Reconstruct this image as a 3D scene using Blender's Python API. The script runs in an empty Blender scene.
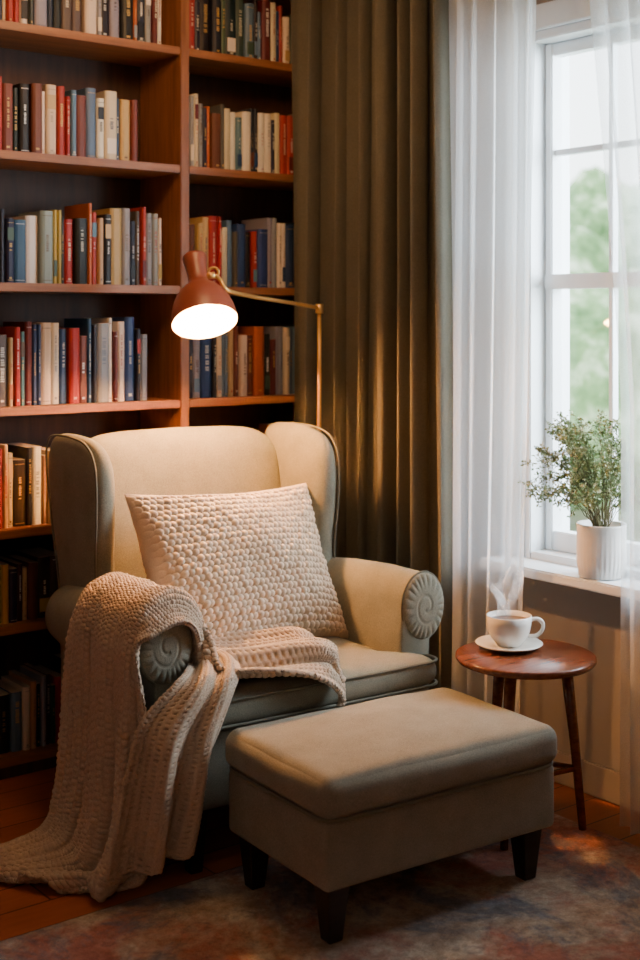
import bpy, bmesh, math, random
import numpy as np
from mathutils import Vector, Matrix, Euler
random.seed(11); np.random.seed(7)
S=bpy.context.scene
C=bpy.context.collection

def lin(c):
    c=c/255.0
    return c/12.92 if c<=0.04045 else ((c+0.055)/1.055)**2.4
def rgb(r,g,b): return (lin(r),lin(g),lin(b),1)

# ------------------------------------------------------------------ materials
def newmat(name):
    m=bpy.data.materials.new(name); m.use_nodes=True
    nt=m.node_tree; b=nt.nodes['Principled BSDF']
    return m,nt,b
def coords(nt,kind='Object',scale=(1,1,1)):
    tc=nt.nodes.new('ShaderNodeTexCoord'); mp=nt.nodes.new('ShaderNodeMapping')
    mp.inputs['Scale'].default_value=scale
    nt.links.new(tc.outputs[kind],mp.inputs['Vector']); return mp.outputs['Vector']
def noise(nt,vec,scale,detail=4,rough=.6,dist=0):
    n=nt.nodes.new('ShaderNodeTexNoise'); n.inputs['Scale'].default_value=scale
    n.inputs['Detail'].default_value=detail; n.inputs['Roughness'].default_value=rough; n.inputs['Distortion'].default_value=dist
    nt.links.new(vec,n.inputs['Vector']); return n.outputs['Fac']
def ramp(nt,fac,stops):
    r=nt.nodes.new('ShaderNodeValToRGB'); e=r.color_ramp.elements
    e[0].position,e[0].color=stops[0]; e[1].position,e[1].color=stops[-1]
    for p,c in stops[1:-1]:
        x=e.new(p); x.color=c
    nt.links.new(fac,r.inputs['Fac']); return r.outputs['Color']
def mixc(nt,fac,a,b_,mode='MIX'):
    mx=nt.nodes.new('ShaderNodeMix'); mx.data_type='RGBA'; mx.blend_type=mode
    for k,v in (('Factor',fac),('A',a),('B',b_)):
        if hasattr(v,'is_linked'): nt.links.new(v,mx.inputs[k])
        else: mx.inputs[k].default_value=v
    return mx.outputs['Result']
def bump(nt,b,h,strength=.3,dist=.005):
    n=nt.nodes.new('ShaderNodeBump'); n.inputs['Strength'].default_value=strength
    n.inputs['Distance'].default_value=dist
    nt.links.new(h,n.inputs['Height']); nt.links.new(n.outputs['Normal'],b.inputs['Normal'])
def simple(name,col,rough=.6,metal=0,var=.12,nscale=30,bs=.1,sheen=0,coord_scale=(1,1,1)):
    m,nt,b=newmat(name)
    v=coords(nt,'Object',coord_scale); f=noise(nt,v,nscale)
    lo=tuple(c*(1-var) for c in col[:3])+(1,); hi=tuple(min(1,c*(1+var)) for c in col[:3])+(1,)
    nt.links.new(ramp(nt,f,[(.3,lo),(.7,hi)]),b.inputs['Base Color'])
    b.inputs['Roughness'].default_value=rough; b.inputs['Metallic'].default_value=metal
    if sheen: b.inputs['Sheen Weight'].default_value=sheen
    if bs: bump(nt,b,f,bs,.002)
    return m
def fabric(name,col,scale=900,var=.15,bs=.35):
    m,nt,b=newmat(name)
    v=coords(nt,'Object'); f=noise(nt,v,scale*.35,2); f2=noise(nt,v,12,3)
    w=nt.nodes.new('ShaderNodeMath'); w.operation='MULTIPLY_ADD'
    nt.links.new(f,w.inputs[0]); w.inputs[1].default_value=.7
    mu=nt.nodes.new('ShaderNodeMath'); mu.operation='MULTIPLY'; mu.inputs[1].default_value=.3
    nt.links.new(f2,mu.inputs[0]); nt.links.new(mu.outputs[0],w.inputs[2])
    lo=tuple(c*(1-var) for c in col[:3])+(1,); hi=tuple(min(1,c*(1+var)) for c in col[:3])+(1,)
    nt.links.new(ramp(nt,w.outputs[0],[(.35,lo),(.65,hi)]),b.inputs['Base Color'])
    b.inputs['Roughness'].default_value=.9; b.inputs['Sheen Weight'].default_value=.08
    b.inputs['Specular IOR Level'].default_value=.2
    bump(nt,b,f,bs,.0015)
    return m
def wood(name,c1,c2,rough=.45,scale=(1,14,14),ns=3):
    m,nt,b=newmat(name)
    v=coords(nt,'Object',scale); f=noise(nt,v,ns,6,.65)
    nt.links.new(ramp(nt,f,[(.3,c1),(.7,c2)]),b.inputs['Base Color'])
    b.inputs['Roughness'].default_value=rough
    bump(nt,b,f,.15,.002); return m

M_chair=fabric('chair_fabric',rgb(138,136,120),900,.24,.5)
M_pipe=fabric('piping_fabric',rgb(114,112,98))
M_ott=fabric('ottoman_fabric',rgb(138,135,122),900,.24,.5)
M_knit=fabric('cream_knit_wool',rgb(224,202,176),600,.08,.3)
M_knit2=fabric('oatmeal_throw_wool',rgb(196,175,152),600,.12,.3)
M_dark=wood('dark_leg_wood',rgb(28,20,16),rgb(45,32,25),.35)
M_shelf=wood('shelf_oak_h',rgb(120,74,42),rgb(168,110,66),.45,(1.2,14,14))
M_shelfv=wood('shelf_oak_v',rgb(112,70,40),rgb(156,100,60),.45,(14,14,1.2))
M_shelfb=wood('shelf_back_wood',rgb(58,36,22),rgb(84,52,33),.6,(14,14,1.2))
M_table=wood('walnut_table',rgb(84,42,24),rgb(132,72,42),.25,(3,16,16))
M_wall=simple('wall_paint',rgb(158,151,144),.85,0,.03,6,.05)
M_ceil=simple('ceiling_paint',rgb(190,185,178),.9,0,.02,6,0)
M_trim=simple('white_trim_paint',rgb(228,232,234),.4,0,.02,8,0)
M_brass=simple('brushed_brass',rgb(226,178,104),.35,.7,.06,60,0)
M_shade=simple('terracotta_enamel',rgb(138,72,52),.35,0,.06,8,0)
M_shadein=simple('shade_inner_white',rgb(255,228,185),.5,0,.01,8,0)
M_cer=simple('white_ceramic',rgb(238,232,222),.18,0,.02,5,0)
M_pot=simple('white_pot_ceramic',rgb(226,222,216),.5,0,.04,30,.05)
M_soil=simple('soil',rgb(55,40,30),.95,0,.4,80,.6)
M_coffee=simple('coffee',rgb(60,30,14),.1,0,.1,10,0)
M_stem=simple('plant_stem',rgb(96,92,58),.7,0,.2,40,0)
M_curt=fabric('taupe_curtain_fabric',rgb(104,100,87),500,.12,.25)

m,nt,b=newmat('plant_leaf'); v=coords(nt); f=noise(nt,v,25)
nt.links.new(ramp(nt,f,[(.3,rgb(76,100,60)),(.5,rgb(126,146,96)),(.68,rgb(208,208,165))]),b.inputs['Base Color'])
b.inputs['Roughness'].default_value=.6; M_leaf=m
m,nt,b=newmat('lamp_bulb_glow'); b.inputs['Emission Color'].default_value=(1,.66,.32,1); b.inputs['Emission Strength'].default_value=25; M_bulb=m
def sheer(name,alpha):
    m=bpy.data.materials.new(name); m.use_nodes=True; nt=m.node_tree; nt.nodes.clear()
    o=nt.nodes.new('ShaderNodeOutputMaterial'); tr=nt.nodes.new('ShaderNodeBsdfTransparent')
    tl=nt.nodes.new('ShaderNodeBsdfTranslucent'); df=nt.nodes.new('ShaderNodeBsdfDiffuse')
    tl.inputs[0].default_value=(.91,.94,.96,1); df.inputs[0].default_value=(.87,.89,.9,1)
    a=nt.nodes.new('ShaderNodeMixShader'); a.inputs[0].default_value=.4
    nt.links.new(tl.outputs[0],a.inputs[1]); nt.links.new(df.outputs[0],a.inputs[2])
    mx=nt.nodes.new('ShaderNodeMixShader')
    vec=coords(nt,'Object'); n=noise(nt,vec,400,2)
    mr=nt.nodes.new('ShaderNodeMapRange'); mr.inputs['To Min'].default_value=alpha-.12; mr.inputs['To Max'].default_value=alpha+.12
    nt.links.new(n,mr.inputs['Value']); nt.links.new(mr.outputs[0],mx.inputs[0])
    nt.links.new(tr.outputs[0],mx.inputs[1]); nt.links.new(a.outputs[0],mx.inputs[2])
    nt.links.new(mx.outputs[0],o.inputs[0]); return m
M_sheer=sheer('sheer_voile',.6)
M_sheer2=sheer('sheer_voile_light',.42)
m=bpy.data.materials.new('window_glass'); m.use_nodes=True; nt=m.node_tree; nt.nodes.clear()
o=nt.nodes.new('ShaderNodeOutputMaterial'); tr=nt.nodes.new('ShaderNodeBsdfTransparent'); gl=nt.nodes.new('ShaderNodeBsdfGlossy')
gl.inputs['Roughness'].default_value=.02; mx=nt.nodes.new('ShaderNodeMixShader'); mx.inputs[0].default_value=.02
nt.links.new(tr.outputs[0],mx.inputs[1]); nt.links.new(gl.outputs[0],mx.inputs[2]); nt.links.new(mx.outputs[0],o.inputs[0]); M_glass=m
m=bpy.data.materials.new('steam_wisp'); m.use_nodes=True; nt=m.node_tree; nt.nodes.clear()
o=nt.nodes.new('ShaderNodeOutputMaterial'); tr=nt.nodes.new('ShaderNodeBsdfTransparent'); df=nt.nodes.new('ShaderNodeBsdfTranslucent')
d2=nt.nodes.new('ShaderNodeBsdfDiffuse'); d2.inputs[0].default_value=(1,1,1,1)
ad=nt.nodes.new('ShaderNodeAddShader'); nt.links.new(df.outputs[0],ad.inputs[0]); nt.links.new(d2.outputs[0],ad.inputs[1])
df.inputs[0].default_value=(1,1,1,1); mx=nt.nodes.new('ShaderNodeMixShader')
at=nt.nodes.new('ShaderNodeAttribute'); at.attribute_name='Col'
vec=coords(nt,'Object'); n=noise(nt,vec,35,3)
mm=nt.nodes.new('ShaderNodeMath'); mm.operation='MULTIPLY'; nt.links.new(n,mm.inputs[0]); nt.links.new(at.outputs['Fac'],mm.inputs[1])
nt.links.new(mm.outputs[0],mx.inputs[0]); nt.links.new(tr.outputs[0],mx.inputs[1]); nt.links.new(ad.outputs[0],mx.inputs[2]); nt.links.new(mx.outputs[0],o.inputs[0]); M_steam=m
m,nt,b=newmat('book_covers'); at=nt.nodes.new('ShaderNodeAttribute'); at.attribute_name='Col'
nt.links.new(at.outputs['Color'],b.inputs['Base Color']); b.inputs['Roughness'].default_value=.5
v=coords(nt); bump(nt,b,noise(nt,v,120),.1,.001); M_book=m
# floor
m,nt,b=newmat('red_wood_floor'); v=coords(nt,'Object',(1,1,1))
br=nt.nodes.new('ShaderNodeTexBrick'); br.inputs['Scale'].default_value=1; br.inputs['Brick Width'].default_value=.9; br.inputs['Row Height'].default_value=.14
br.inputs['Mortar Size'].default_value=.003; br.inputs['Color1'].default_value=rgb(186,104,64); br.inputs['Color2'].default_value=rgb(160,84,50); br.inputs['Mortar'].default_value=rgb(64,30,18)
nt.links.new(v,br.inputs['Vector']); v2=coords(nt,'Object',(2,20,2)); f=noise(nt,v2,3,5)
res=mixc(nt,.6,br.outputs['Color'],ramp(nt,f,[(.2,(.55,.5,.45,1)),(.8,(1,1,1,1))]),'MULTIPLY')
nt.links.new(res,b.inputs['Base Color']); b.inputs['Roughness'].default_value=.32; M_floor=m
# rug : faded, distressed, multicolour
m,nt,b=newmat('faded_persian_rug'); v=coords(nt,'Object')
f=noise(nt,v,3.4,9,.78,.6); f2=noise(nt,v,240,3); f3=noise(nt,v,1.7,6,.7,.4); f4=noise(nt,coords(nt,'Object',(1.4,1,1)),2.1,6,.7,.5); f5=noise(nt,v,40,5,.85)
base=ramp(nt,f,[(.3,rgb(142,130,122)),(.46,rgb(200,184,164)),(.64,rgb(232,220,200))])
redm=ramp(nt,f3,[(.45,(0,0,0,1)),(.55,(.8,.8,.8,1))])
blum=ramp(nt,f4,[(.49,(0,0,0,1)),(.58,(.75,.75,.75,1))])
c=mixc(nt,redm,base,rgb(190,104,86)); c=mixc(nt,blum,c,rgb(108,124,144))
wv=nt.nodes.new('ShaderNodeTexVoronoi'); wv.inputs['Scale'].default_value=5.5; wv.distance='MANHATTAN'
vm=nt.nodes.new('ShaderNodeMix'); vm.data_type='VECTOR'; vm.inputs['Factor'].default_value=.06
nz=nt.nodes.new('ShaderNodeTexNoise'); nz.inputs['Scale'].default_value=14; nt.links.new(v,nz.inputs['Vector'])
nt.links.new(v,vm.inputs['A']); nt.links.new(nz.outputs['Color'],vm.inputs['B']); nt.links.new(vm.outputs['Result'],wv.inputs['Vector'])
pat=ramp(nt,wv.outputs['Distance'],[(.08,(.6,.45,.45,1)),(.2,(1,1,1,1)),(.34,(.55,.57,.66,1)),(.42,(1,1,1,1)),(.6,(.8,.66,.6,1))])
patm=ramp(nt,noise(nt,v,6,6,.8),[(.38,(.15,.15,.15,1)),(.58,(.9,.9,.9,1))])
c=mixc(nt,patm,c,mixc(nt,1.0,c,pat,'MULTIPLY'))
c=mixc(nt,.85,c,ramp(nt,f5,[(.38,(.62,.60,.60,1)),(.58,(1,1,1,1))]),'MULTIPLY')
c=mixc(nt,.6,c,ramp(nt,f2,[(.35,(.6,.6,.6,1)),(.65,(1,1,1,1))]),'MULTIPLY')
nt.links.new(c,b.inputs['Base Color']); b.inputs['Roughness'].default_value=.95
bump(nt,b,f2,.6,.004); M_rug=m

# ------------------------------------------------------------------ mesh helpers
def empty(name,loc=(0,0,0),rz=0):
    e=bpy.data.objects.new(name,None); C.objects.link(e); e.location=loc; e.rotation_euler=(0,0,rz); e.empty_display_size=.1; return e
def mk(name,verts,faces,mat,parent=None,smooth=True,loc=(0,0,0),rot=(0,0,0)):
    me=bpy.data.meshes.new(name); me.from_pydata([tuple(map(float,v)) for v in verts],[],faces); me.update()
    bm=bmesh.new(); bm.from_mesh(me); bmesh.ops.recalc_face_normals(bm,faces=bm.faces); bm.to_mesh(me); bm.free()
    if smooth: me.shade_smooth()
    o=bpy.data.objects.new(name,me); C.objects.link(o); me.materials.append(mat)
    o.location=loc; o.rotation_euler=rot
    if parent: o.parent=parent
    return o
def box(name,lo,hi,mat,parent=None,bev=.004):
    bm=bmesh.new(); bmesh.ops.create_cube(bm,size=1)
    for v in bm.verts:
        v.co=Vector([lo[i] if v.co[i]<0 else hi[i] for i in range(3)])
    if bev: bmesh.ops.bevel(bm,geom=bm.edges[:],offset=bev,segments=2,affect='EDGES')
    me=bpy.data.meshes.new(name); bm.to_mesh(me); bm.free(); me.materials.append(mat)
    o=bpy.data.objects.new(name,me); C.objects.link(o)
    if parent: o.parent=parent
    return o
def rbox(name,c,h,r,mat,parent=None,puff=(0,0,0),n=22,rot=(0,0,0),wr=0):
    bm=bmesh.new(); bmesh.ops.create_cube(bm,size=2); bmesh.ops.subdivide_edges(bm,edges=bm.edges[:],cuts=n,use_grid_fill=True)
    hx,hy,hz=h
    for v in bm.verts:
        q=[math.sin(math.pi/2*t) for t in v.co]
        p=Vector((q[0]*hx,q[1]*hy,q[2]*hz)); inn=Vector([max(-(h[i]-r),min(h[i]-r,p[i])) for i in range(3)])
        d=p-inn
        if d.length>1e-9: p=inn+d.normalized()*r
        s=[1-abs(q[i])**2 for i in range(3)]
        p.z+=puff[2]*s[0]*s[1]*q[2]; p.x+=puff[0]*s[1]*s[2]*q[0]; p.y+=puff[1]*s[0]*s[2]*q[1]
        if wr: p.z+=wr*(math.sin(p.x*19+p.y*7)*math.sin(p.y*23-p.x*5))*(1 if q[2]>0 else 0)
        v.co=p
    me=bpy.data.meshes.new(name); bm.to_mesh(me); bm.free(); me.shade_smooth(); me.materials.append(mat)
    o=bpy.data.objects.new(name,me); C.objects.link(o); o.location=c; o.rotation_euler=rot
    if parent: o.parent=parent
    return o
def crc(P,N,closed=True):
    P=np.array(P,float); n=len(P); out=[]
    for k in range(N):
        t=k/N*n if closed else k/(N-1)*(n-1)
        i=min(int(t),n-1 if closed else n-2); f=t-i
        if closed: a,b_,c,d=P[(i-1)%n],P[i%n],P[(i+1)%n],P[(i+2)%n]
        else: a,b_,c,d=P[max(i-1,0)],P[i],P[i+1],P[min(i+2,n-1)]
        out.append(.5*((2*b_)+(c-a)*f+(2*a-5*b_+4*c-d)*f*f+(3*b_-a-3*c+d)*f**3))
    return np.array(out)
def resamp(P,N):
    P=np.array(P,float); Q=np.vstack([P,P[:1]]); L=np.r_[0,np.cumsum(np.linalg.norm(np.diff(Q,axis=0),axis=1))]
    t=np.linspace(0,L[-1],N,endpoint=False)
    return np.stack([np.interp(t,L,Q[:,i]) for i in range(P.shape[1])],1)
def panel(name,outline,center,T,p,to3,mat,parent,R=16,q=.5):
    O=np.array(outline,float); c=np.array(center,float); N=len(O); V=[];F=[]
    def add(sign):
        base=len(V); V.append(to3(c[0],c[1],sign*T)); idx=[]
        for k in range(1,R):
            r=math.sin(math.pi/2*k/R); th=T*(1-r**p)**q
            row=[]
            for j in range(N):
                w=c+(O[j]-c)*r; row.append(len(V)); V.append(to3(w[0],w[1],sign*th))
            idx.append(row)
        for j in range(N): F.append((base,idx[0][j],idx[0][(j+1)%N]))
        for k in range(len(idx)-1):
            for j in range(N): F.append((idx[k][j],idx[k+1][j],idx[k+1][(j+1)%N],idx[k][(j+1)%N]))
        return idx[-1]
    a=add(1); b_=add(-1); rim=[]
    for j in range(N): rim.append(len(V)); V.append(to3(O[j][0],O[j][1],0))
    for j in range(N):
        k=(j+1)%N
        F.append((a[j],rim[j],rim[k],a[k])); F.append((b_[j],rim[j],rim[k],b_[k]))
    return mk(name,V,F,mat,parent)
def tube(name,P,r,mat,parent=None,closed=False,seg=8,rfun=None):
    P=[Vector(map(float,p)) for p in P]; n=len(P); V=[];F=[]
    up=None
    for i in range(n):
        a=P[(i-1)%n] if closed or i>0 else P[i]; b_=P[(i+1)%n] if closed or i<n-1 else P[i]
        t=(b_-a).normalized()
        if up is None:
            up=Vector((0,0,1)) if abs(t.z)<.9 else Vector((1,0,0))
        u=(up-t*up.dot(t)).normalized(); up=u; w=t.cross(u)
        rr=rfun(i/(n-1)) if rfun else r
        for k in range(seg):
            a2=2*math.pi*k/seg; V.append(P[i]+(u*math.cos(a2)+w*math.sin(a2))*rr)
    m_=n if closed else n-1
    for i in range(m_):
        for k in range(seg):
            i2=(i+1)%n; F.append((i*seg+k,i2*seg+k,i2*seg+(k+1)%seg,i*seg+(k+1)%seg))
    if not closed:
        F.append(tuple(range(seg))); F.append(tuple((n-1)*seg+k for k in range(seg)))
    return mk(name,V,F,mat,parent)
def lathe(name,prof,mat,parent=None,seg=48,loc=(0,0,0),rot=None,rmod=None):
    V=[];F=[]
    for (r,z) in prof:
        for k in range(seg):
            a=2*math.pi*k/seg; rr=r*(rmod(a,z) if rmod else 1); V.append((rr*math.cos(a),rr*math.sin(a),z))
    for i in range(len(prof)-1):
        for k in range(seg): F.append((i*seg+k,i*seg+(k+1)%seg,(i+1)*seg+(k+1)%seg,(i+1)*seg+k))
    o=mk(name,V,F,mat,parent,True,loc)
    if rot is not None: o.rotation_mode='QUATERNION'; o.rotation_quaternion=rot
    return o
def taperleg(name,top,bot,rt,rb,mat,parent,seg=4):
    V=[];F=[]; off=math.pi/4 if seg==4 else 0
    for (p,r) in ((top,rt),(bot,rb)):
        for k in range(seg):
            a=off+2*math.pi*k/seg; V.append((p[0]+r*math.cos(a),p[1]+r*math.sin(a),p[2]))
    for k in range(seg): F.append((k,(k+1)%seg,seg+(k+1)%seg,seg+k))
    F.append(tuple(range(seg))); F.append(tuple(range(seg,2*seg)))
    o=mk(name,V,F,mat,parent,seg>4)
    bv=o.modifiers.new('b','BEVEL'); bv.width=.004; bv.segments=2
    return o
RND=np.random.rand(4096)
def knit(u,v,p,rnd=.5,ex=.8):
    row=np.floor(v/p); uu=u/p+.5*(row%2)+.12*np.sin(v/p*1.3)
    cell=(np.floor(uu)*57+row*131).astype(int)%4096
    return (np.abs(np.sin(np.pi*uu))*np.abs(np.sin(np.pi*v/p)))**ex*(1-rnd+rnd*2*RND[cell]*.8)
def popcorn(u,v,p):
    """round bobbles on a jittered staggered lattice"""
    H_=np.zeros_like(u); r0=np.floor(v/p)
    for dr in (-1,0,1):
        row=r0+dr; off=.5*(row%2); c0=np.floor(u/p-off)
        for dc in (-1,0,1):
            col=c0+dc; id1=((col*57+row*131).astype(int))%4096; id2=(id1*7+13)%4096; id3=(id1*3+101)%4096
            cu=(col+off+.5+.22*(RND[id1]-.5))*p; cv=(row+.5+.22*(RND[id2]-.5))*p
            R_=p*(.56+.12*RND[id3]); d2=((u-cu)**2+(v-cv)**2)/R_**2
            H_=np.maximum(H_,np.sqrt(np.clip(1-d2,0,1))*(.7+.45*RND[id3]))
    return H_

# ------------------------------------------------------------------ room (corner at origin; bookcase wall Y=0, window wall X=0)
H=3.0; XL=-4.6; YF=-5.6
box('floor',(XL-.2,YF-.2,-.1),(.2,.2,0),M_floor,bev=0)
box('ceiling',(XL-.2,YF-.2,H),(.2,.2,H+.1),M_ceil,bev=0)
box('wall_back',(XL-.2,0,0),(.2,.2,H),M_wall,bev=0)
box('wall_left',(XL-.2,YF,0),(XL,0,H),M_wall,bev=0)
box('wall_front',(XL-.2,YF-.2,0),(.2,YF,H),M_wall,bev=0)
WY0,WY1,WZ0,WZ1=-1.345,-2.34,.74,2.62
def wallmesh():
    bm=bmesh.new()
    def bx(lo,hi):
        r=bmesh.ops.create_cube(bm,size=1)
        for v in r['verts']: v.co=Vector([lo[i] if v.co[i]<0 else hi[i] for i in range(3)])
    bx((0,WY0,0),(.2,0,H)); bx((0,YF,0),(.2,WY1,H)); bx((0,WY1,0),(.2,WY0,WZ0)); bx((0,WY1,WZ1),(.2,WY0,H))
    me=bpy.data.meshes.new('wall_right'); bm.to_mesh(me); bm.free(); me.materials.append(M_wall)
    o=bpy.data.objects.new('wall_right',me); C.objects.link(o)
wallmesh()
box('baseboard_right',(-.015,YF,0),(0,-.34,.11),M_wall)
# window
W=empty('window_1')
fx=.10
box('frame_left',(-.003,WY0-.03,WZ0+.001),(.21,WY0-.001,WZ1-.001),M_trim,W)
box('frame_right',(-.003,WY1+.001,WZ0+.001),(.21,WY1+.03,WZ1-.001),M_trim,W)
box('frame_top',(-.002,WY1+.002,WZ1-.035),(.209,WY0-.002,WZ1-.001),M_trim,W)
box('frame_bottom',(.001,WY1+.002,WZ0+.001),(.209,WY0-.002,WZ0+.04),M_trim,W)
box('sash_bottom_rail',(fx-.022,WY1+.031,WZ0+.041),(fx+.03,WY0-.031,WZ0+.11),M_trim,W)
box('sash_top_rail',(fx-.021,WY1+.031,WZ1-.08),(fx+.03,WY0-.031,WZ1-.036),M_trim,W)
box('meeting_rail',(fx-.034,WY1+.031,1.71),(fx+.04,WY0-.031,1.762),M_trim,W)
box('sash_stile_left',(fx-.028,WY0-.065,WZ0+.041),(fx+.028,WY0-.031,WZ1-.037),M_trim,W)
box('sash_stile_right',(fx-.028,WY1+.031,WZ0+.041),(fx+.028,WY1+.065,WZ1-.037),M_trim,W)
box('upper_muntin',(fx-.013,WY1+.06,2.185),(fx+.02,WY0-.06,2.205),M_trim,W,.002)
for i,y in enumerate((-1.66,-2.0)):
    box('muntin_%d'%i,(fx-.012,y-.009,WZ0+.1),(fx+.019,y+.009,WZ1-.07),M_trim,W,.002)
box('glass_pane',(fx+.022,WY1+.04,WZ0+.05),(fx+.026,WY0-.04,WZ1-.05),M_glass,W,0)
box('casing_left',(-.02,WY0-.004,WZ0+.016),(-.001,WY0+.06,WZ1+.08),M_trim,W)
box('casing_right',(-.02,WY1-.06,WZ0+.016),(-.001,WY1+.004,WZ1+.08),M_trim,W)
box('casing_top',(-.022,WY1-.07,WZ1-.004),(-.001,WY0+.07,WZ1+.085),M_trim,W)
box('window_sill',(-.14,WY1-.1,.72),(fx-.03,WY0+.09,.755),M_trim,W,.006)
box('sill_apron',(-.018,WY1-.06,.665),(-.001,WY0+.05,.719),M_wall,W)
# garden outside
m,nt,b=newmat('garden_foliage'); v=coords(nt,'Object'); f=noise(nt,v,1.6,8,.75)
nt.links.new(ramp(nt,f,[(.35,rgb(64,98,56)),(.5,rgb(118,150,100)),(.66,rgb(212,224,195))]),b.inputs['Base Color']); b.inputs['Roughness'].default_value=.95; b.inputs['Specular IOR Level'].default_value=.05; M_gard=m
m,nt,b=newmat('garden_lawn'); v=coords(nt,'Object'); f=noise(nt,v,.6,6,.7)
nt.links.new(ramp(nt,f,[(.3,rgb(150,170,120)),(.7,rgb(200,190,170))]),b.inputs['Base Color']); b.inputs['Roughness'].default_value=.95; b.inputs['Specular IOR Level'].default_value=.05; M_lawn=m
box('garden_lawn',(.6,-14,-1.1),(40,40,-1.0),M_lawn,bev=0)
bm=bmesh.new()
for k,(x,y,s) in enumerate([(9,6,1.4),(13,5,1.5),(14,11,1.9),(9.5,10,1.4),(11,1.2,1.4),(10,8,1.3),(17,8,2.2),(20,15,2.6),(18,2,2.1)]):
    r=bmesh.ops.create_icosphere(bm,subdivisions=4,radius=s)
    for vv in r['verts']:
        c=vv.co; d=math.sin(c.x*3+k)*math.sin(c.y*3.3)*math.sin(c.z*2.7+1)*.25+random.uniform(-.05,.05); vv.co=c*(1+d*.8)+Vector((x,y,-1.0+s*1.2))
me=bpy.data.meshes.new('garden_bushes'); bm.to_mesh(me); bm.free(); me.shade_smooth(); me.materials.append(M_gard)
o=bpy.data.objects.new('garden_bushes',me); C.objects.link(o)

# ------------------------------------------------------------------ bookcase
BC=empty('bookcase')
ys=-.32; shelves=[.075,.534,.868,1.295,1.73,2.19,2.64]
XD=-.775; XE=-2.05
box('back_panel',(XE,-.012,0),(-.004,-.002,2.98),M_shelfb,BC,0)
for nm,x0,x1 in (('upright_right',-.035,-.004),('upright_middle',XD-.019,XD+.019),('upright_left',XE-.03,XE)):
    box(nm,(x0,ys,0),(x1,-.012,2.98),M_shelfv,BC,.003)
for i,z in enumerate(shelves+[2.955]):
    box('shelf_left_%d'%i,(XE,ys+.004,z-.03),(XD-.019,-.012,z),M_shelf,BC,.003)
    box('shelf_right_%d'%i,(XD+.019,ys+.004,z-.03),(-.035,-.012,z),M_shelf,BC,.003)
box('plinth',(XE,ys+.02,0),(-.035,-.02,.044),M_shelfb,BC,.003)

pal=[((222,206,178),7),((232,222,204),4),((26,32,50),5),((40,72,114),4),((168,40,34),5.5),((22,22,26),6),((84,122,138),2.5),((192,100,50),3.5),((112,60,42),3.5),((196,164,114),4),((62,84,68),1.5),((142,146,150),3.5),((100,26,30),3),((184,156,72),1.5),((98,124,152),2.5),((90,82,74),2.5)]
cols=[p[0] for p in pal]; wts=[p[1] for p in pal]
BV=[];BF=[];BCOL=[]
def bquadbox(lo,hi,col):
    b0=len(BV)
    for z in (lo[2],hi[2]):
        for (x,y) in ((lo[0],lo[1]),(hi[0],lo[1]),(hi[0],hi[1]),(lo[0],hi[1])): BV.append((x,y,z))
    for f in ((0,3,2,1),(4,5,6,7),(0,1,5,4),(1,2,6,5),(2,3,7,6),(3,0,4,7)):
        BF.append(tuple(b0+i for i in f)); BCOL.append(col)
def book(x,w,z,h,yf,col):
    c=tuple(lin(k)*.9 for k in col)+(1,)
    b0=len(BV); prof=[(x,yf+.19),(x,yf+.008),(x+w*.12,yf+.003),(x+w*.3,yf),(x+w*.7,yf),(x+w*.88,yf+.003),(x+w,yf+.008),(x+w,yf+.19)]
    n=len(prof)
    for zz in (z,z+h):
        for p in prof: BV.append((p[0],p[1],zz))
    for i in range(n):
        j=(i+1)%n; BF.append((b0+i,b0+j,b0+n+j,b0+n+i)); BCOL.append(c)
    BF.append(tuple(b0+n+i for i in range(n))); BCOL.append((.5,.43,.33,1))
    BF.append(tuple(b0+i for i in reversed(range(n)))); BCOL.append((.5,.45,.36,1))
    lum=sum(col)/3
    tc=random.choice([(235,225,200),(240,240,235),(210,170,90)]) if lum<130 else random.choice([(30,30,35),(160,30,30),(30,50,90),(90,60,40)])
    k_=random.uniform(.45,.9)
    t=tuple(lin(a)*k_+lin(d)*(1-k_) for a,d in zip(tc,col))+(1,)
    def q(z0,z1,a,b_,cc): bquadbox((x+w*a,yf-.0006,z0),(x+w*b_,yf+.002,z1),cc)
    style=random.random()
    if style<.28:
        oc=tuple(lin(k) for k in random.choice(cols))+(1,)
        if random.random()<.5: q(z+h*.66,z+h*.86,.12,.88,oc)
        else: q(z+h*.1,z+h*.32,.12,.88,oc)
    if style<.8:
        zz=z+h*random.uniform(.34,.5); e=z+h*random.uniform(.65,.88) if style>.28 else z+h*.62
        hw=random.uniform(.09,.19)
        while zz<e:
            l=random.uniform(.003,.007)
            q(zz,min(zz+l,e),.5-hw*random.uniform(.8,1),.5+hw*random.uniform(.8,1),t); zz+=l+random.choice([.002,.002,.0025,.008])
    if random.random()<.4: q(z+h*.06,z+h*.09,.35,.65,t)
    if random.random()<.25: q(z+h*.93,z+h*.938,.15,.85,t); q(z+h*.04,z+h*.048,.15,.85,t)
def row(x0,x1,z,hm,warm=False,hmax=.33):
    x=x0; base=hm
    while x<x1-.02:
        w=random.choice([.018,.02,.024,.028,.032,.036,.042,.05])
        if random.random()<.16: base=hm*random.uniform(.86,1.06)
        run=random.randint(1,2) if random.random()<.2 else 1
        col=random.choices(cols,wts)[0]
        if warm and random.random()<.65: col=random.choice([(160,82,42),(190,146,98),(96,46,34),(200,174,134),(48,34,28),(60,30,26)])
        h=min(hmax,base*random.uniform(.86,1.09)); yf=-.27+random.uniform(-.006,.016)
        for r in range(run):
            if x+w>x1: break
            book(x,w-.0015,z+.0005,h,yf,tuple(min(255,max(0,c+random.randint(-8,8))) for c in col)); x+=w
ends={6:-.835,5:-.94,4:-.83,3:-.895,2:-.83,1:-.85,0:-.83}
hs={6:.27,5:.275,4:.28,3:.285,2:.275,1:.24,0:.27}
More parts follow.
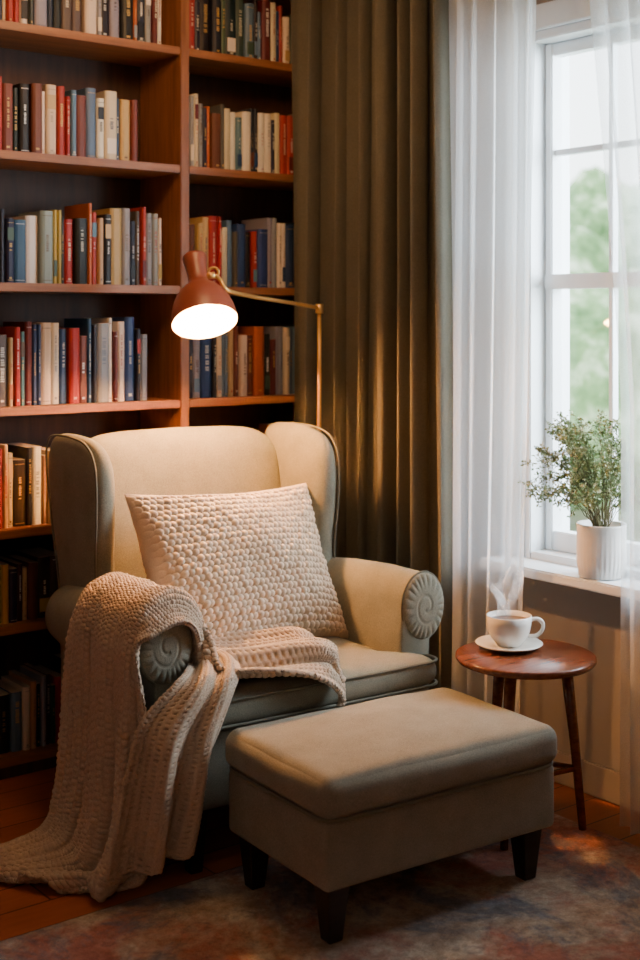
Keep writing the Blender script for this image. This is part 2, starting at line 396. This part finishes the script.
for i,z in enumerate(shelves):
    row(XE+.01,ends[i],z,hs[i],i in(0,1,2),.315 if i!=1 else .27)
    row(XD+.03,-.06,z,hs[i]*.96,i in(0,1),.315 if i!=1 else .27)
me=bpy.data.meshes.new('books'); me.from_pydata(BV,[],BF); me.update()
ca=me.color_attributes.new('Col','FLOAT_COLOR','CORNER')
arr=np.zeros((len(me.loops),4),np.float32)
for p,c in zip(me.polygons,BCOL): arr[p.loop_start:p.loop_start+p.loop_total]=c
ca.data.foreach_set('color',arr.ravel()); me.materials.append(M_book)
o=bpy.data.objects.new('books',me); C.objects.link(o); o.parent=BC

# ------------------------------------------------------------------ curtains
def curtain(name,fn,nu,nz,z0,z1,mat):
    V=[];F=[]
    for j in range(nz):
        tz=j/(nz-1); z=z0+(z1-z0)*tz
        for i in range(nu):
            x,y=fn(i/(nu-1),tz); V.append((x,y,z))
    for j in range(nz-1):
        for i in range(nu-1):
            a=j*nu+i; F.append((a,a+1,a+nu+1,a+nu))
    return mk(name,V,F,mat)
def f_main(t,z):
    y=-.355-.79*t
    ph=t*2*math.pi*6.8+1.3*math.sin(t*9)+.35*math.sin(z*3+t*5)
    a=.062+.014*math.sin(t*23)
    sn=math.sin(ph)
    x=-.165+a*sn+.009*math.sin(ph*2.7+z*2)
    y+=.036*math.cos(ph)
    x-=.13*max(0,1-t/.12)
    return min(x,-.05),min(y,-.335)
curtain('blackout_curtain',f_main,420,40,.015,2.9,M_curt)
def f_s1(t,z):
    y0=-1.17; y1=-1.49-.10*z**.7
    ph=t*2*math.pi*5+1.3*math.sin(t*6)+.5*math.sin(z*4+t*4)
    return -.19+(.024+.008*math.sin(t*19))*math.sin(ph)+.004*math.sin(ph*2.7+z), y0+(y1-y0)*t+.008*math.cos(ph)
s1=curtain('sheer_curtain',f_s1,240,40,.03,2.9,M_sheer)
def f_s2(t,z):
    y0=-1.95+.15*max(0,(z-.45)/.55)**1.2; y1=-2.75
    ph=t*2*math.pi*10+1.1*math.sin(t*6)+.3*math.sin(z*4+t*4)
    return -.21+(.022+.006*math.sin(t*19))*math.sin(ph), y0+(y1-y0)*t+.01*math.cos(ph)
s2=curtain('sheer_curtain.001',f_s2,260,40,.03,2.9,M_sheer2)
rod=tube('curtain_rod',[(-.18,-.33,2.93),(-.18,-2.8,2.93)],.014,M_brass)

# ------------------------------------------------------------------ rug
RG=rbox('area_rug',(0,0,0),(1.45,1.35,.006),.004,M_rug,None,n=10); RG.location=(-.25-1.45,-1.42-1.35,.006)

# ------------------------------------------------------------------ armchair
CH=empty('wingback_armchair',(-.974,-.962,0),math.radians(-4))
rbox('seat_base',(0,-.05,.302),(.462,.41,.122),.03,M_chair,CH)
half=[(0,-.505),(.25,-.505),(.44,-.50),(.47,-.47),(.468,-.425),(.44,-.405),(.385,-.395),(.368,-.37),(.366,-.2),(.366,.0),(.366,.17),(.345,.22),(.2,.235)]
outl=half+[(0,.235)]+[(-x,y) for x,y in reversed(half[1:])]
Oc=crc(resamp(outl,60),200)
def seat3(x,y,t):
    return (x,y,.47+t+(.018*(1-min(1,(x/.4)**2))*(1-min(1,((y+.13)/.4)**2)) if t>0 else 0))
panel('seat_cushion',Oc,(0,-.2),.052,14,seat3,M_chair,CH,R=18,q=.4)
for s_,nm in ((.036,'top'),(-.038,'bottom')):
    tube('seat_piping_'+nm,[(p[0]*1.0,-.2+(p[1]+.2)*1.0,.47+s_) for p in Oc],.005,M_pipe,CH,closed=True)
def sup(a,b_,n,N,c=(0,0)):
    out=[]
    for k in range(N):
        th=2*math.pi*k/N; cs,sn=math.cos(th),math.sin(th)
        out.append((c[0]+a*math.copysign(abs(cs)**(2/n),cs),c[1]+b_*math.copysign(abs(sn)**(2/n),sn)))
    return out
Ob=sup(.405,.40,7,160,(0,.80))
def back3(x,z,t):
    z2=z+ (.012*(1-(x/.4)**2) if z>.8 else 0)
    return (x,.30+(z-.5)*.2 - t*1.0 +(.0 if t<0 else .02*(x/.4)**2*-1),z2)
panel('back_cushion',Ob,(0,.80),.075,9,back3,M_chair,CH,R=16)
wo=[(.36,.55),(.42,.75),(.47,.95),(.505,1.12),(.49,1.19),(.43,1.212),(.30,1.215),(.17,1.20),(.10,1.15),(.08,1.06),(.085,.93),(.10,.80),(.09,.70),(.05,.62),(.1,.55)]
Ow=crc(resamp(crc(wo,300),120),120)
for s in (-1,1):
    def w3(y,z,t,s=s):
        fl=(.45-y)/.35
        return (s*(.420+.002*fl+t+ (0.012*math.sin((z-.6)*3) )),y,z)
    panel('wing_'+('left' if s<0 else 'right'),Ow,(.28,.9),.052,6,w3,M_chair,CH,R=14)
    tube('wing_piping_'+('left' if s<0 else 'right'),[w3(.28+(y-.28)*.985,.9+(z-.9)*.985,.036) for y,z in Ow],.0038,M_pipe,CH,closed=True)
def arm(s):
    P=[]
    cx,cz,r,rz=.472,.662,.083,.108
    P+= [(.375,.2),(.373,.35),(.374,.5),(.380,.6)]
    for k in range(0,29):
        a=math.pi-k*(math.pi*1.26/28); P.append((cx+r*math.cos(a),cz+rz*math.sin(a)))
    P+=[(.502,.55),(.499,.5),(.50,.35),(.50,.2)]
    P=np.array(P); n=len(P)
    ysn=[(.30,1,-.04),(.2,1,-.03),(0,1,-.01),(-.2,1,0),(-.37,1,0),(-.385,.985,0),(-.395,.95,0),(-.40,.88,0)]
    V=[];F=[]
    for (y,sc,dz) in ysn:
        for p in P:
            ctr=np.array([.44,p[1]]) if p[1]<.57 else np.array([cx,cz])
            qd=ctr+(p-ctr)*sc; V.append((s*qd[0],y,qd[1]+dz*max(0,(p[1]-.4)/.3)))
    for i in range(len(ysn)-1):
        for k in range(n): F.append((i*n+k,i*n+(k+1)%n,(i+1)*n+(k+1)%n,(i+1)*n+k))
    F.append(tuple(range(n))); F.append(tuple((len(ysn)-1)*n+k for k in range(n)))
    nm='left' if s<0 else 'right'
    mk('arm_'+nm,V,F,M_chair,CH)
    # rolled scroll face with soft gathers toward the rim and a faint roll line
    V=[];F=[];NR=36;NT=288
    for i in range(NR+1):
        rr=i/NR
        for k in range(NT):
            a=2*math.pi*k/NT
            dome=.022*math.sqrt(max(0,1-rr**3.5))
            env=math.exp(-((rr-.84)/.16)**2)
            pl=.0045*(abs(math.sin(11*a+.7*math.sin(3*a)))-.5)*env
            ang=(a+2.2)%(2*math.pi)
            g=0
            for m_ in range(2):
                rs=.22+.34*((ang/(2*math.pi))+m_-.3)
                if .12<rs<.60: g=max(g,math.exp(-((rr-rs)/.05)**2)*min(1,(.60-rs)*8))
            y=-.396-dome-pl+.0028*g
            V.append((s*(cx+(r+.002)*rr*math.cos(a)),y,cz+(rz+.002)*rr*math.sin(a)))
    for i in range(NR):
        for k in range(NT): F.append((i*NT+k,i*NT+(k+1)%NT,(i+1)*NT+(k+1)%NT,(i+1)*NT+k))
    mk('scroll_'+nm,V,F,M_chair,CH)
    tube('scroll_piping_'+nm,[(s*(cx+(r+.003)*math.cos(t)),-.394,cz+(rz+.003)*math.sin(t)) for t in np.linspace(0,2*math.pi,64,endpoint=False)],.004,M_pipe,CH,closed=True)
for s in (-1,1): arm(s)
for i,(x,y) in enumerate(((-.38,-.40),(.38,-.40),(-.36,.30),(.36,.30))):
    taperleg('leg_%d'%i,(x,y,.19),(x*1.02,y*1.03,0.0),.045,.028,M_dark,CH)

# pillow
def pillow():
    hx,hy,T=.375,.285,.13; n=350; V=[];F=[]
    s=np.linspace(-1,1,n); U,Vv=np.meshgrid(s,s)
    for sg in (1,-1):
        k=popcorn((U+1)*hx,(Vv+1)*hy,.0225)
        th=T*np.clip((1-np.abs(U)**2.1)*(1-np.abs(Vv)**2.1),0,1)**.5
        edge=np.clip((1-np.maximum(abs(U),abs(Vv)))*14,0,1)
        X=U*hx*(1-.09*(1-Vv**2)); Z=Vv*hy*(1-.10*(1-U**2))
        wr=.006*np.sin(U*5+Vv*3)*edge
        Y=-(sg*(th+.018*k*edge+wr))
        V.append(np.stack([X,Y,Z],-1).reshape(-1,3))
    VV=np.concatenate(V)
    for b0 in (0,n*n):
        for i in range(n-1):
            for j in range(n-1):
                a=b0+i*n+j; F.append((a,a+1,a+n+1,a+n) if b0==0 else (a,a+n,a+n+1,a+1))
    me=bpy.data.meshes.new('knit_throw_pillow'); me.from_pydata(VV.tolist(),[],F); me.update()
    bm=bmesh.new(); bm.from_mesh(me); bmesh.ops.remove_doubles(bm,verts=bm.verts,dist=.0006); bmesh.ops.recalc_face_normals(bm,faces=bm.faces); bm.to_mesh(me); bm.free()
    me.shade_smooth(); me.materials.append(M_knit)
    o=bpy.data.objects.new('knit_throw_pillow',me); C.objects.link(o)
    L=Matrix.Translation((.004,-.01,.774))@Matrix.Rotation(math.radians(6),4,'Z')@Matrix.Rotation(math.radians(-27),4,'X')@Matrix.Rotation(math.radians(2),4,'Y')
    o.matrix_world=Matrix.Translation((-.974,-.962,0))@Matrix.Rotation(math.radians(-4),4,'Z')@L
pillow()

# ------------------------------------------------------------------ throw blanket
TB=empty('knit_throw_blanket',(-.974,-.962,0),math.radians(-4))
def loft(name,rows,nu,nv,fold,rowp=.0145,zmin=.014):
    R=np.array(rows,float)
    A=np.stack([crc(R[:,j],nu,False) for j in range(R.shape[1])],1)
    B=np.stack([crc(A[i],nv,False) for i in range(nu)],0)
    lu=np.linalg.norm(np.diff(B,axis=0),axis=2).mean(1).sum(); lv=np.linalg.norm(np.diff(B,axis=1),axis=2).mean(0).sum()
    u=np.linspace(0,1,nu)[:,None]; v=np.linspace(0,1,nv)[None,:]
    def normals(B):
        du=np.gradient(B,axis=0); dv=np.gradient(B,axis=1); N=np.cross(du,dv); return N/(np.linalg.norm(N,axis=2,keepdims=True)+1e-9)
    N=normals(B); B=B+N*fold(u,v)[...,None]
    B[...,2]=np.maximum(B[...,2],zmin)
    N=normals(B)
    k=knit(u*lu+0*v,v*lv+0*u,rowp,.3,.8)
    B=B+N*(.0085*k)[...,None]
    V=B.reshape(-1,3).tolist(); F=[(i*nv+j,i*nv+j+1,(i+1)*nv+j+1,(i+1)*nv+j) for i in range(nu-1) for j in range(nv-1)]
    o=mk(name,V,F,M_knit2,TB)
    sm=o.modifiers.new('s','SOLIDIFY'); sm.thickness=.012; sm.offset=0
    return o
def rowp6(x,z,ys,fx=None,dz=.0):
    return [(x,y,z) for y in ys[:5]]+[((fx if fx is not None else x),ys[5],z-dz)]
outer=[rowp6(-.345,.585,[.02,-.08,-.18,-.28,-.36,-.385],-.35,.0),
 rowp6(-.36,.70,[.02,-.08,-.18,-.28,-.38,-.43],-.375,.03),
 rowp6(-.40,.778,[.02,-.08,-.18,-.28,-.385,-.445],-.41,.06),
 rowp6(-.465,.802,[.0,-.09,-.19,-.29,-.39,-.45],-.462,.07),
 rowp6(-.545,.765,[.01,-.09,-.19,-.3,-.40,-.455],-.54,.06),
 rowp6(-.588,.67,[.02,-.08,-.2,-.31,-.40,-.45],-.58,.0),
 rowp6(-.598,.5,[.03,-.08,-.2,-.32,-.42,-.475],-.57,.0),
 rowp6(-.607,.33,[.04,-.09,-.21,-.34,-.44,-.50],-.58,.0),
 rowp6(-.627,.17,[.04,-.09,-.22,-.36,-.46,-.52],-.58,.0),
 rowp6(-.67,.06,[.03,-.09,-.22,-.35,-.45,-.52],-.60,.0),
 [(-.77,.02,.03),(-.77,-.08,.03),(-.76,-.19,.03),(-.73,-.29,.03),(-.69,-.38,.03),(-.62,-.47,.03)],
 [(-.97,.0,.022),(-.95,-.06,.022),(-.92,-.13,.022),(-.88,-.20,.022),(-.81,-.30,.022),(-.70,-.41,.022)]]
def fo(u,v):
    amp=.005+.034*np.clip((u-.35)*2,0,1)*np.clip((1.05-u)*4,.6,1)
    return -amp*np.sin(2*np.pi*3.4*v+1.6*u+.8*np.sin(5*u))-.4*amp*np.sin(2*np.pi*7.3*v-3*u+1)+.006*np.sin(17*v+9*u)
loft('blanket_side_drape',outer,380,200,fo)
front=[[(x,-.2,.60) for x in (-.24,-.28,-.32,-.355)],[(x,-.34,.60) for x in (-.24,-.29,-.33,-.36)],[(-.26,-.45,.60),(-.31,-.45,.60),(-.37,-.455,.60),(-.43,-.46,.60)],
 [(-.31,-.53,.565),(-.37,-.535,.565),(-.43,-.535,.565),(-.50,-.505,.575)],[(-.37,-.555,.46),(-.44,-.56,.46),(-.52,-.555,.47),(-.60,-.51,.49)],
 [(-.41,-.56,.36),(-.48,-.57,.36),(-.56,-.56,.36),(-.64,-.51,.37)],[(-.44,-.56,.24),(-.51,-.57,.24),(-.58,-.56,.24),(-.67,-.51,.24)],[(-.47,-.56,.14),(-.54,-.565,.12),(-.60,-.555,.10),(-.70,-.50,.08)]]
loft('blanket_front_drape',front,250,130,lambda u,v:(.006+.024*u)*np.sin(2*np.pi*2.3*v+1.6*u+.5)+.006*np.sin(15*v+9*u))
seat=[[(-.38,y,.775) for y in (-.06,-.14,-.22,-.30,-.38)],[(-.34,y,.67) for y in (-.06,-.15,-.24,-.33,-.42)],[(-.28,-.06,.62),(-.29,-.17,.62),(-.30,-.28,.62),(-.32,-.39,.61),(-.34,-.49,.585)],
 [(-.18,-.10,.60),(-.19,-.21,.60),(-.20,-.32,.60),(-.21,-.43,.60),(-.22,-.53,.57)],[(-.06,-.17,.60),(-.06,-.27,.605),(-.06,-.37,.61),(-.07,-.47,.605),(-.08,-.548,.545)],
 [(.03,-.23,.60),(.035,-.32,.615),(.035,-.41,.615),(.025,-.50,.595),(.01,-.552,.50)],
 [(.075,-.27,.575),(.09,-.34,.585),(.09,-.42,.585),(.075,-.50,.56),(.045,-.552,.45)],[(.07,-.28,.54),(.08,-.35,.54),(.08,-.42,.54),(.065,-.50,.53),(.035,-.545,.44)]]
loft('blanket_seat_fold',seat,260,190,lambda u,v:(.005+.023*np.sin(np.pi*np.clip(u,0,1)))*(.6+np.sin(2*np.pi*2.6*v+2.5*u+.5*np.sin(6*u))+.3*np.sin(2*np.pi*6*v-3*u)))

# ------------------------------------------------------------------ ottoman
ca_,sa_=math.cos(math.radians(-4)),math.sin(math.radians(-4))
ox,oy=.028,-.816
OT=empty('ottoman',(-.974+ox*ca_-oy*sa_,-.962+ox*sa_+oy*ca_,.0125),math.radians(-4))
rbox('ottoman_base',(0,0,.240),(.395,.248,.090),.018,M_ott,OT)
rbox('ottoman_cushion',(0,0,.383),(.408,.262,.056),.042,M_ott,OT,puff=(.008,.008,.02),n=34,wr=.002)
rr=[]
for k in range(120):
    th=2*math.pi*k/120; cs,sn=math.cos(th),math.sin(th)
    rr.append((.405*math.copysign(abs(cs)**(2/14),cs),.26*math.copysign(abs(sn)**(2/14),sn)))
rr=resamp(rr,160)
tube('ottoman_piping',[(p[0]*.985,p[1]*.98,.332) for p in rr],.0055,M_pipe,OT,closed=True)
for i,(x,y) in enumerate(((-.335,-.185),(.335,-.185),(-.335,.195),(.335,.195))):
    taperleg('leg_%d'%i,(x,y,.155),(x*1.0,y*1.0,0.0),.05,.03,M_dark,OT)

# ------------------------------------------------------------------ side table
TBX,TBY=-.424,-1.746
ST=empty('side_table',(TBX,TBY,.0135))
zt=.545
lathe('table_top',[(0.0001,zt-.028),(.19,zt-.028),(.21,zt-.022),(.218,zt-.012),(.217,zt-.003),(.212,zt),(0.0001,zt)],M_table,ST,64)
feet=[]
for i,a in enumerate((-38,82,202)):
    ar=math.radians(a); c,s=math.cos(ar),math.sin(ar)
    P=[(.125*c,.125*s,zt-.026),(.15*c,.15*s,.3),(.178*c,.178*s,0)]
    tube('leg_%d'%i,P,.016,M_table,ST,seg=14,rfun=lambda t:.019-.007*t)
    feet.append((.157*c,.157*s,.19))
tube('stretcher_0',[feet[0],feet[1]],.009,M_table,ST,seg=10)
tube('stretcher_1',[feet[0],feet[2]],.009,M_table,ST,seg=10)
tube('stretcher_2',[feet[1],feet[2]],.009,M_table,ST,seg=10)

# ------------------------------------------------------------------ coffee cup
cupx,cupy=TBX+.015,TBY+.085
CU=empty('coffee_cup_and_saucer',(cupx,cupy,zt+.014))
lathe('saucer',[(.0001,0),(.055,0),(.06,.003),(.1,.012),(.107,.017),(.105,.019),(.06,.0085),(.0001,.007)],M_cer,CU)
lathe('cup',[(.0001,.008),(.036,.008),(.040,.014),(.055,.03),(.066,.055),(.070,.08),(.072,.104),(.070,.105),(.067,.08),(.062,.055),(.05,.03),(.03,.02),(.0001,.018)],M_cer,CU)
lathe('coffee',[(.0001,.088),(.0668,.088)],M_coffee,CU)
hx,hy=.788,-.616
hp=[(.066,.088),(.090,.092),(.106,.080),(.105,.057),(.087,.04),(.060,.038)]
hp=crc(hp,24,False)
tube('cup_handle',[(hx*a,hy*a,z) for a,z in hp],.0065,M_cer,CU,seg=10)
V=[];F=[];colv=[]
for w in range(3):
    b0=len(V)
    for i in range(40):
        t=i/39; cx_=.022*math.sin(t*6+w*2.1)*(.4+t)+(-.04+.02*w)
        for j in range(11):
            s_=(j/10-.5); wd=.035*(.4+.9*t)
            V.append((hx*(cx_+s_*wd)+.01*w,hy*(cx_+s_*wd)+.012*math.sin(s_*6+t*8),.09+t*(.17+.03*w))); colv.append(.5*(1-(2*s_)**2)*math.sin(math.pi*t))
    for i in range(39):
        for j in range(10): a=b0+i*11+j; F.append((a,a+1,a+12,a+11))
so=mk('steam',V,F,M_steam,CU)
ca=so.data.color_attributes.new('Col','FLOAT_COLOR','POINT')
for i,c in enumerate(colv): ca.data[i].color=(c,c,c,1)

# ------------------------------------------------------------------ potted plant
PL=empty('potted_plant',(-.058,-1.742,.7555))
lathe('pot',[(.0001,0),(.066,0),(.072,.004),(.079,.05),(.081,.10),(.080,.165),(.082,.172),(.080,.176),(.073,.172),(.072,.15),(.0001,.148)],M_pot,PL,144,rmod=lambda a,z:1+(.03*abs(math.sin(a*16)) if .003<z<.09 else 0))
lathe('soil',[(.0001,.156),(.073,.152)],M_soil,PL)
SV=[];SF=[];LV=[];LF=[]
def stemseg(a,b_,r0,r1):
    t=(b_-a).normalized(); u=t.cross(Vector((.3,.5,.8))).normalized(); w=t.cross(u); b0=len(SV)
    for p,r in ((a,r0),(b_,r1)):
        for k in range(4):
            th=k*math.pi/2; SV.append(tuple(p+(u*math.cos(th)+w*math.sin(th))*r))
    for k in range(4): SF.append((b0+k,b0+(k+1)%4,b0+4+(k+1)%4,b0+4+k))
def leaf(p,d,sz):
    d=d.normalized(); s=d.cross(Vector((random.uniform(-1,1),random.uniform(-1,1),random.uniform(-1,1)))).normalized(); n=d.cross(s)
    b0=len(LV)
    for q in (p,p+d*sz*.5+s*sz*.33+n*sz*.08,p+d*sz,p+d*sz*.5-s*sz*.33+n*sz*.08): LV.append(tuple(q))
    LF.append((b0,b0+1,b0+2,b0+3))
def rv(s=1): return Vector((random.gauss(0,s),random.gauss(0,s),random.gauss(0,s)))
for st in range(56):
    a=random.uniform(0,2*math.pi); rad=random.uniform(0,.025)
    p=Vector((rad*math.cos(a),rad*math.sin(a),.15))
    el=random.uniform(.1,1.0); ho=math.sqrt(max(0,1-(el*1.0-.25)**2/.6)) if el>.25 else 1
    tgt=Vector((-.075+.21*math.cos(a)*ho*random.uniform(.45,1),.23*math.sin(a)*ho*random.uniform(.45,1),.21+.31*el))
    prev=p; N=11
    for i in range(1,N+1):
        t=i/N; q=p.lerp(tgt,t)+Vector((0,0,.05*math.sin(math.pi*t)))+rv(.003)
        stemseg(prev,q,.0015*(1.3-t),.0015*(1.2-t))
        if t>.3:
            for _ in range(2):
                d=((q-prev).normalized()+rv(.7)).normalized(); L=random.uniform(.025,.058); e=q+d*L; stemseg(q,e,.0007,.0005)
                for m_ in range(12):
                    leaf(q+d*L*(m_+1)/12+rv(.002),d*.6+rv(.7),random.uniform(.007,.0135))
        prev=q
mk('stems',SV,SF,M_stem,PL,False); mk('leaves',LV,LF,M_leaf,PL,False)

# ------------------------------------------------------------------ floor lamp
LP=empty('floor_lamp')
bx,by=-.345,-.60
lathe('lamp_base',[(.0001,0),(.098,0),(.1,.004),(.1,.016),(.095,.021),(.02,.025),(.0001,.025)],M_brass,LP,48,loc=(bx,by,0))
top=Vector((bx,by-.0,1.646))
tube('lamp_pole',[(bx-.012,by,.02),(bx-.008,by,.8),(bx,by,1.3),tuple(top)],.0085,M_brass,LP,seg=12)
up=Vector((.166,.505,.85)).normalized(); oc=Vector((-.966,-.752,1.593))
rot=Vector((0,0,1)).rotation_difference(up)
sh_out=[(.115,0),(.114,.02),(.109,.05),(.100,.08),(.086,.108),(.066,.132),(.046,.15),(.037,.162),(.034,.175),(.035,.20),(.039,.235),(.045,.262),(.044,.272),(.036,.276),(.0001,.276)]
lathe('lamp_shade',sh_out,M_shade,LP,64,loc=oc,rot=rot)
lathe('lamp_shade_inner',[(.115,0),(.112,.0),(.111,.02),(.106,.05),(.097,.08),(.083,.107),(.063,.13),(.042,.147),(.0001,.15)],M_shadein,LP,64,loc=oc,rot=rot)
bc=oc+up*.075
bm=bmesh.new(); bmesh.ops.create_uvsphere(bm,u_segments=24,v_segments=16,radius=.036); me=bpy.data.meshes.new('bulb'); bm.to_mesh(me); bm.free(); me.shade_smooth(); me.materials.append(M_bulb)
o=bpy.data.objects.new('bulb',me); C.objects.link(o); o.location=bc; o.parent=LP
neck=oc+up*.19; side=Vector((.788,-.616,0))
j0=neck+side*.03; j1=neck+side*.062+Vector((0,0,.005))
tube('shade_joint',[tuple(j0),tuple(j1)],.012,M_brass,LP,seg=14)
ring=[]
for k in range(24):
    t=2*math.pi*k/24; ring.append(tuple(j1+side*(.018*math.cos(t)-.006)+Vector((0,0,.018*math.sin(t)+.008))))
tube('joint_ring',ring,.005,M_brass,LP,closed=True,seg=10)
arm_pts=crc([tuple(j1),tuple(j1+side*.02+Vector((0,0,-.02))),tuple(j1+side*.045+Vector((0,0,-.055))),tuple(j1.lerp(top,.35)+Vector((0,0,-.035))),tuple(j1.lerp(top,.7)+Vector((0,0,-.015))),tuple(top)],40,False)
tube('lamp_arm',[tuple(p) for p in arm_pts],.0075,M_brass,LP,seg=12)
tube('elbow_joint',[(bx-.0,by,1.625),(bx,by,1.662)],.015,M_brass,LP,seg=16)

# ------------------------------------------------------------------ lights
def light(name,kind,loc,energy,col,size=.1,target=None,sy=None):
    l=bpy.data.lights.new(name,kind); l.energy=energy; l.color=col
    if kind=='AREA':
        l.size=size
        if sy: l.shape='RECTANGLE'; l.size_y=sy
    else: l.shadow_soft_size=size
    o=bpy.data.objects.new(name,l); C.objects.link(o); o.location=loc
    if target is not None: o.rotation_euler=(Vector(target)-Vector(loc)).to_track_quat('-Z','Y').to_euler()
    return o
light('lamp_bulb_light','POINT',tuple(oc+up*.015),135,(1,.42,.12),.035)
light('window_daylight','AREA',(1.3,-3.0,2.1),360,(.74,.87,1),1.5,(-.9,-1.2,.6),1.8)
light('warm_shelf_fill','AREA',(-1.25,-1.2,2.95),24,(1,.54,.23),.6,(-.75,-.25,1.3))  # added warm fill to brighten shelves and corner, not a real ceiling fixture
light('room_fill','AREA',(-3.9,-4.6,2.7),7,(1,.88,.78),1.6,(-.8,-1,.6))

w=bpy.data.worlds.new('outdoor_sky'); S.world=w; w.use_nodes=True; nt=w.node_tree
bg=nt.nodes['Background']; tc=nt.nodes.new('ShaderNodeTexCoord'); sx=nt.nodes.new('ShaderNodeSeparateXYZ')
nt.links.new(tc.outputs['Generated'],sx.inputs[0])
r=nt.nodes.new('ShaderNodeValToRGB'); r.color_ramp.elements[0].position=0; r.color_ramp.elements[0].color=(.80,.88,.84,1)
r.color_ramp.elements[1].position=.25; r.color_ramp.elements[1].color=(.84,.92,1,1)
nt.links.new(sx.outputs['Z'],r.inputs['Fac']); nt.links.new(r.outputs['Color'],bg.inputs['Color']); bg.inputs['Strength'].default_value=6.5

# ------------------------------------------------------------------ camera
cam=bpy.data.cameras.new('camera'); co=bpy.data.objects.new('camera',cam); C.objects.link(co)
co.location=(-3.423,-4.544,1.6); co.rotation_euler=(math.radians(90),0,math.radians(-38))
cam.sensor_width=36; cam.lens=48.75; cam.shift_y=-.1667
cam.dof.use_dof=True; cam.dof.focus_distance=3.95; cam.dof.aperture_fstop=2.2
S.camera=co
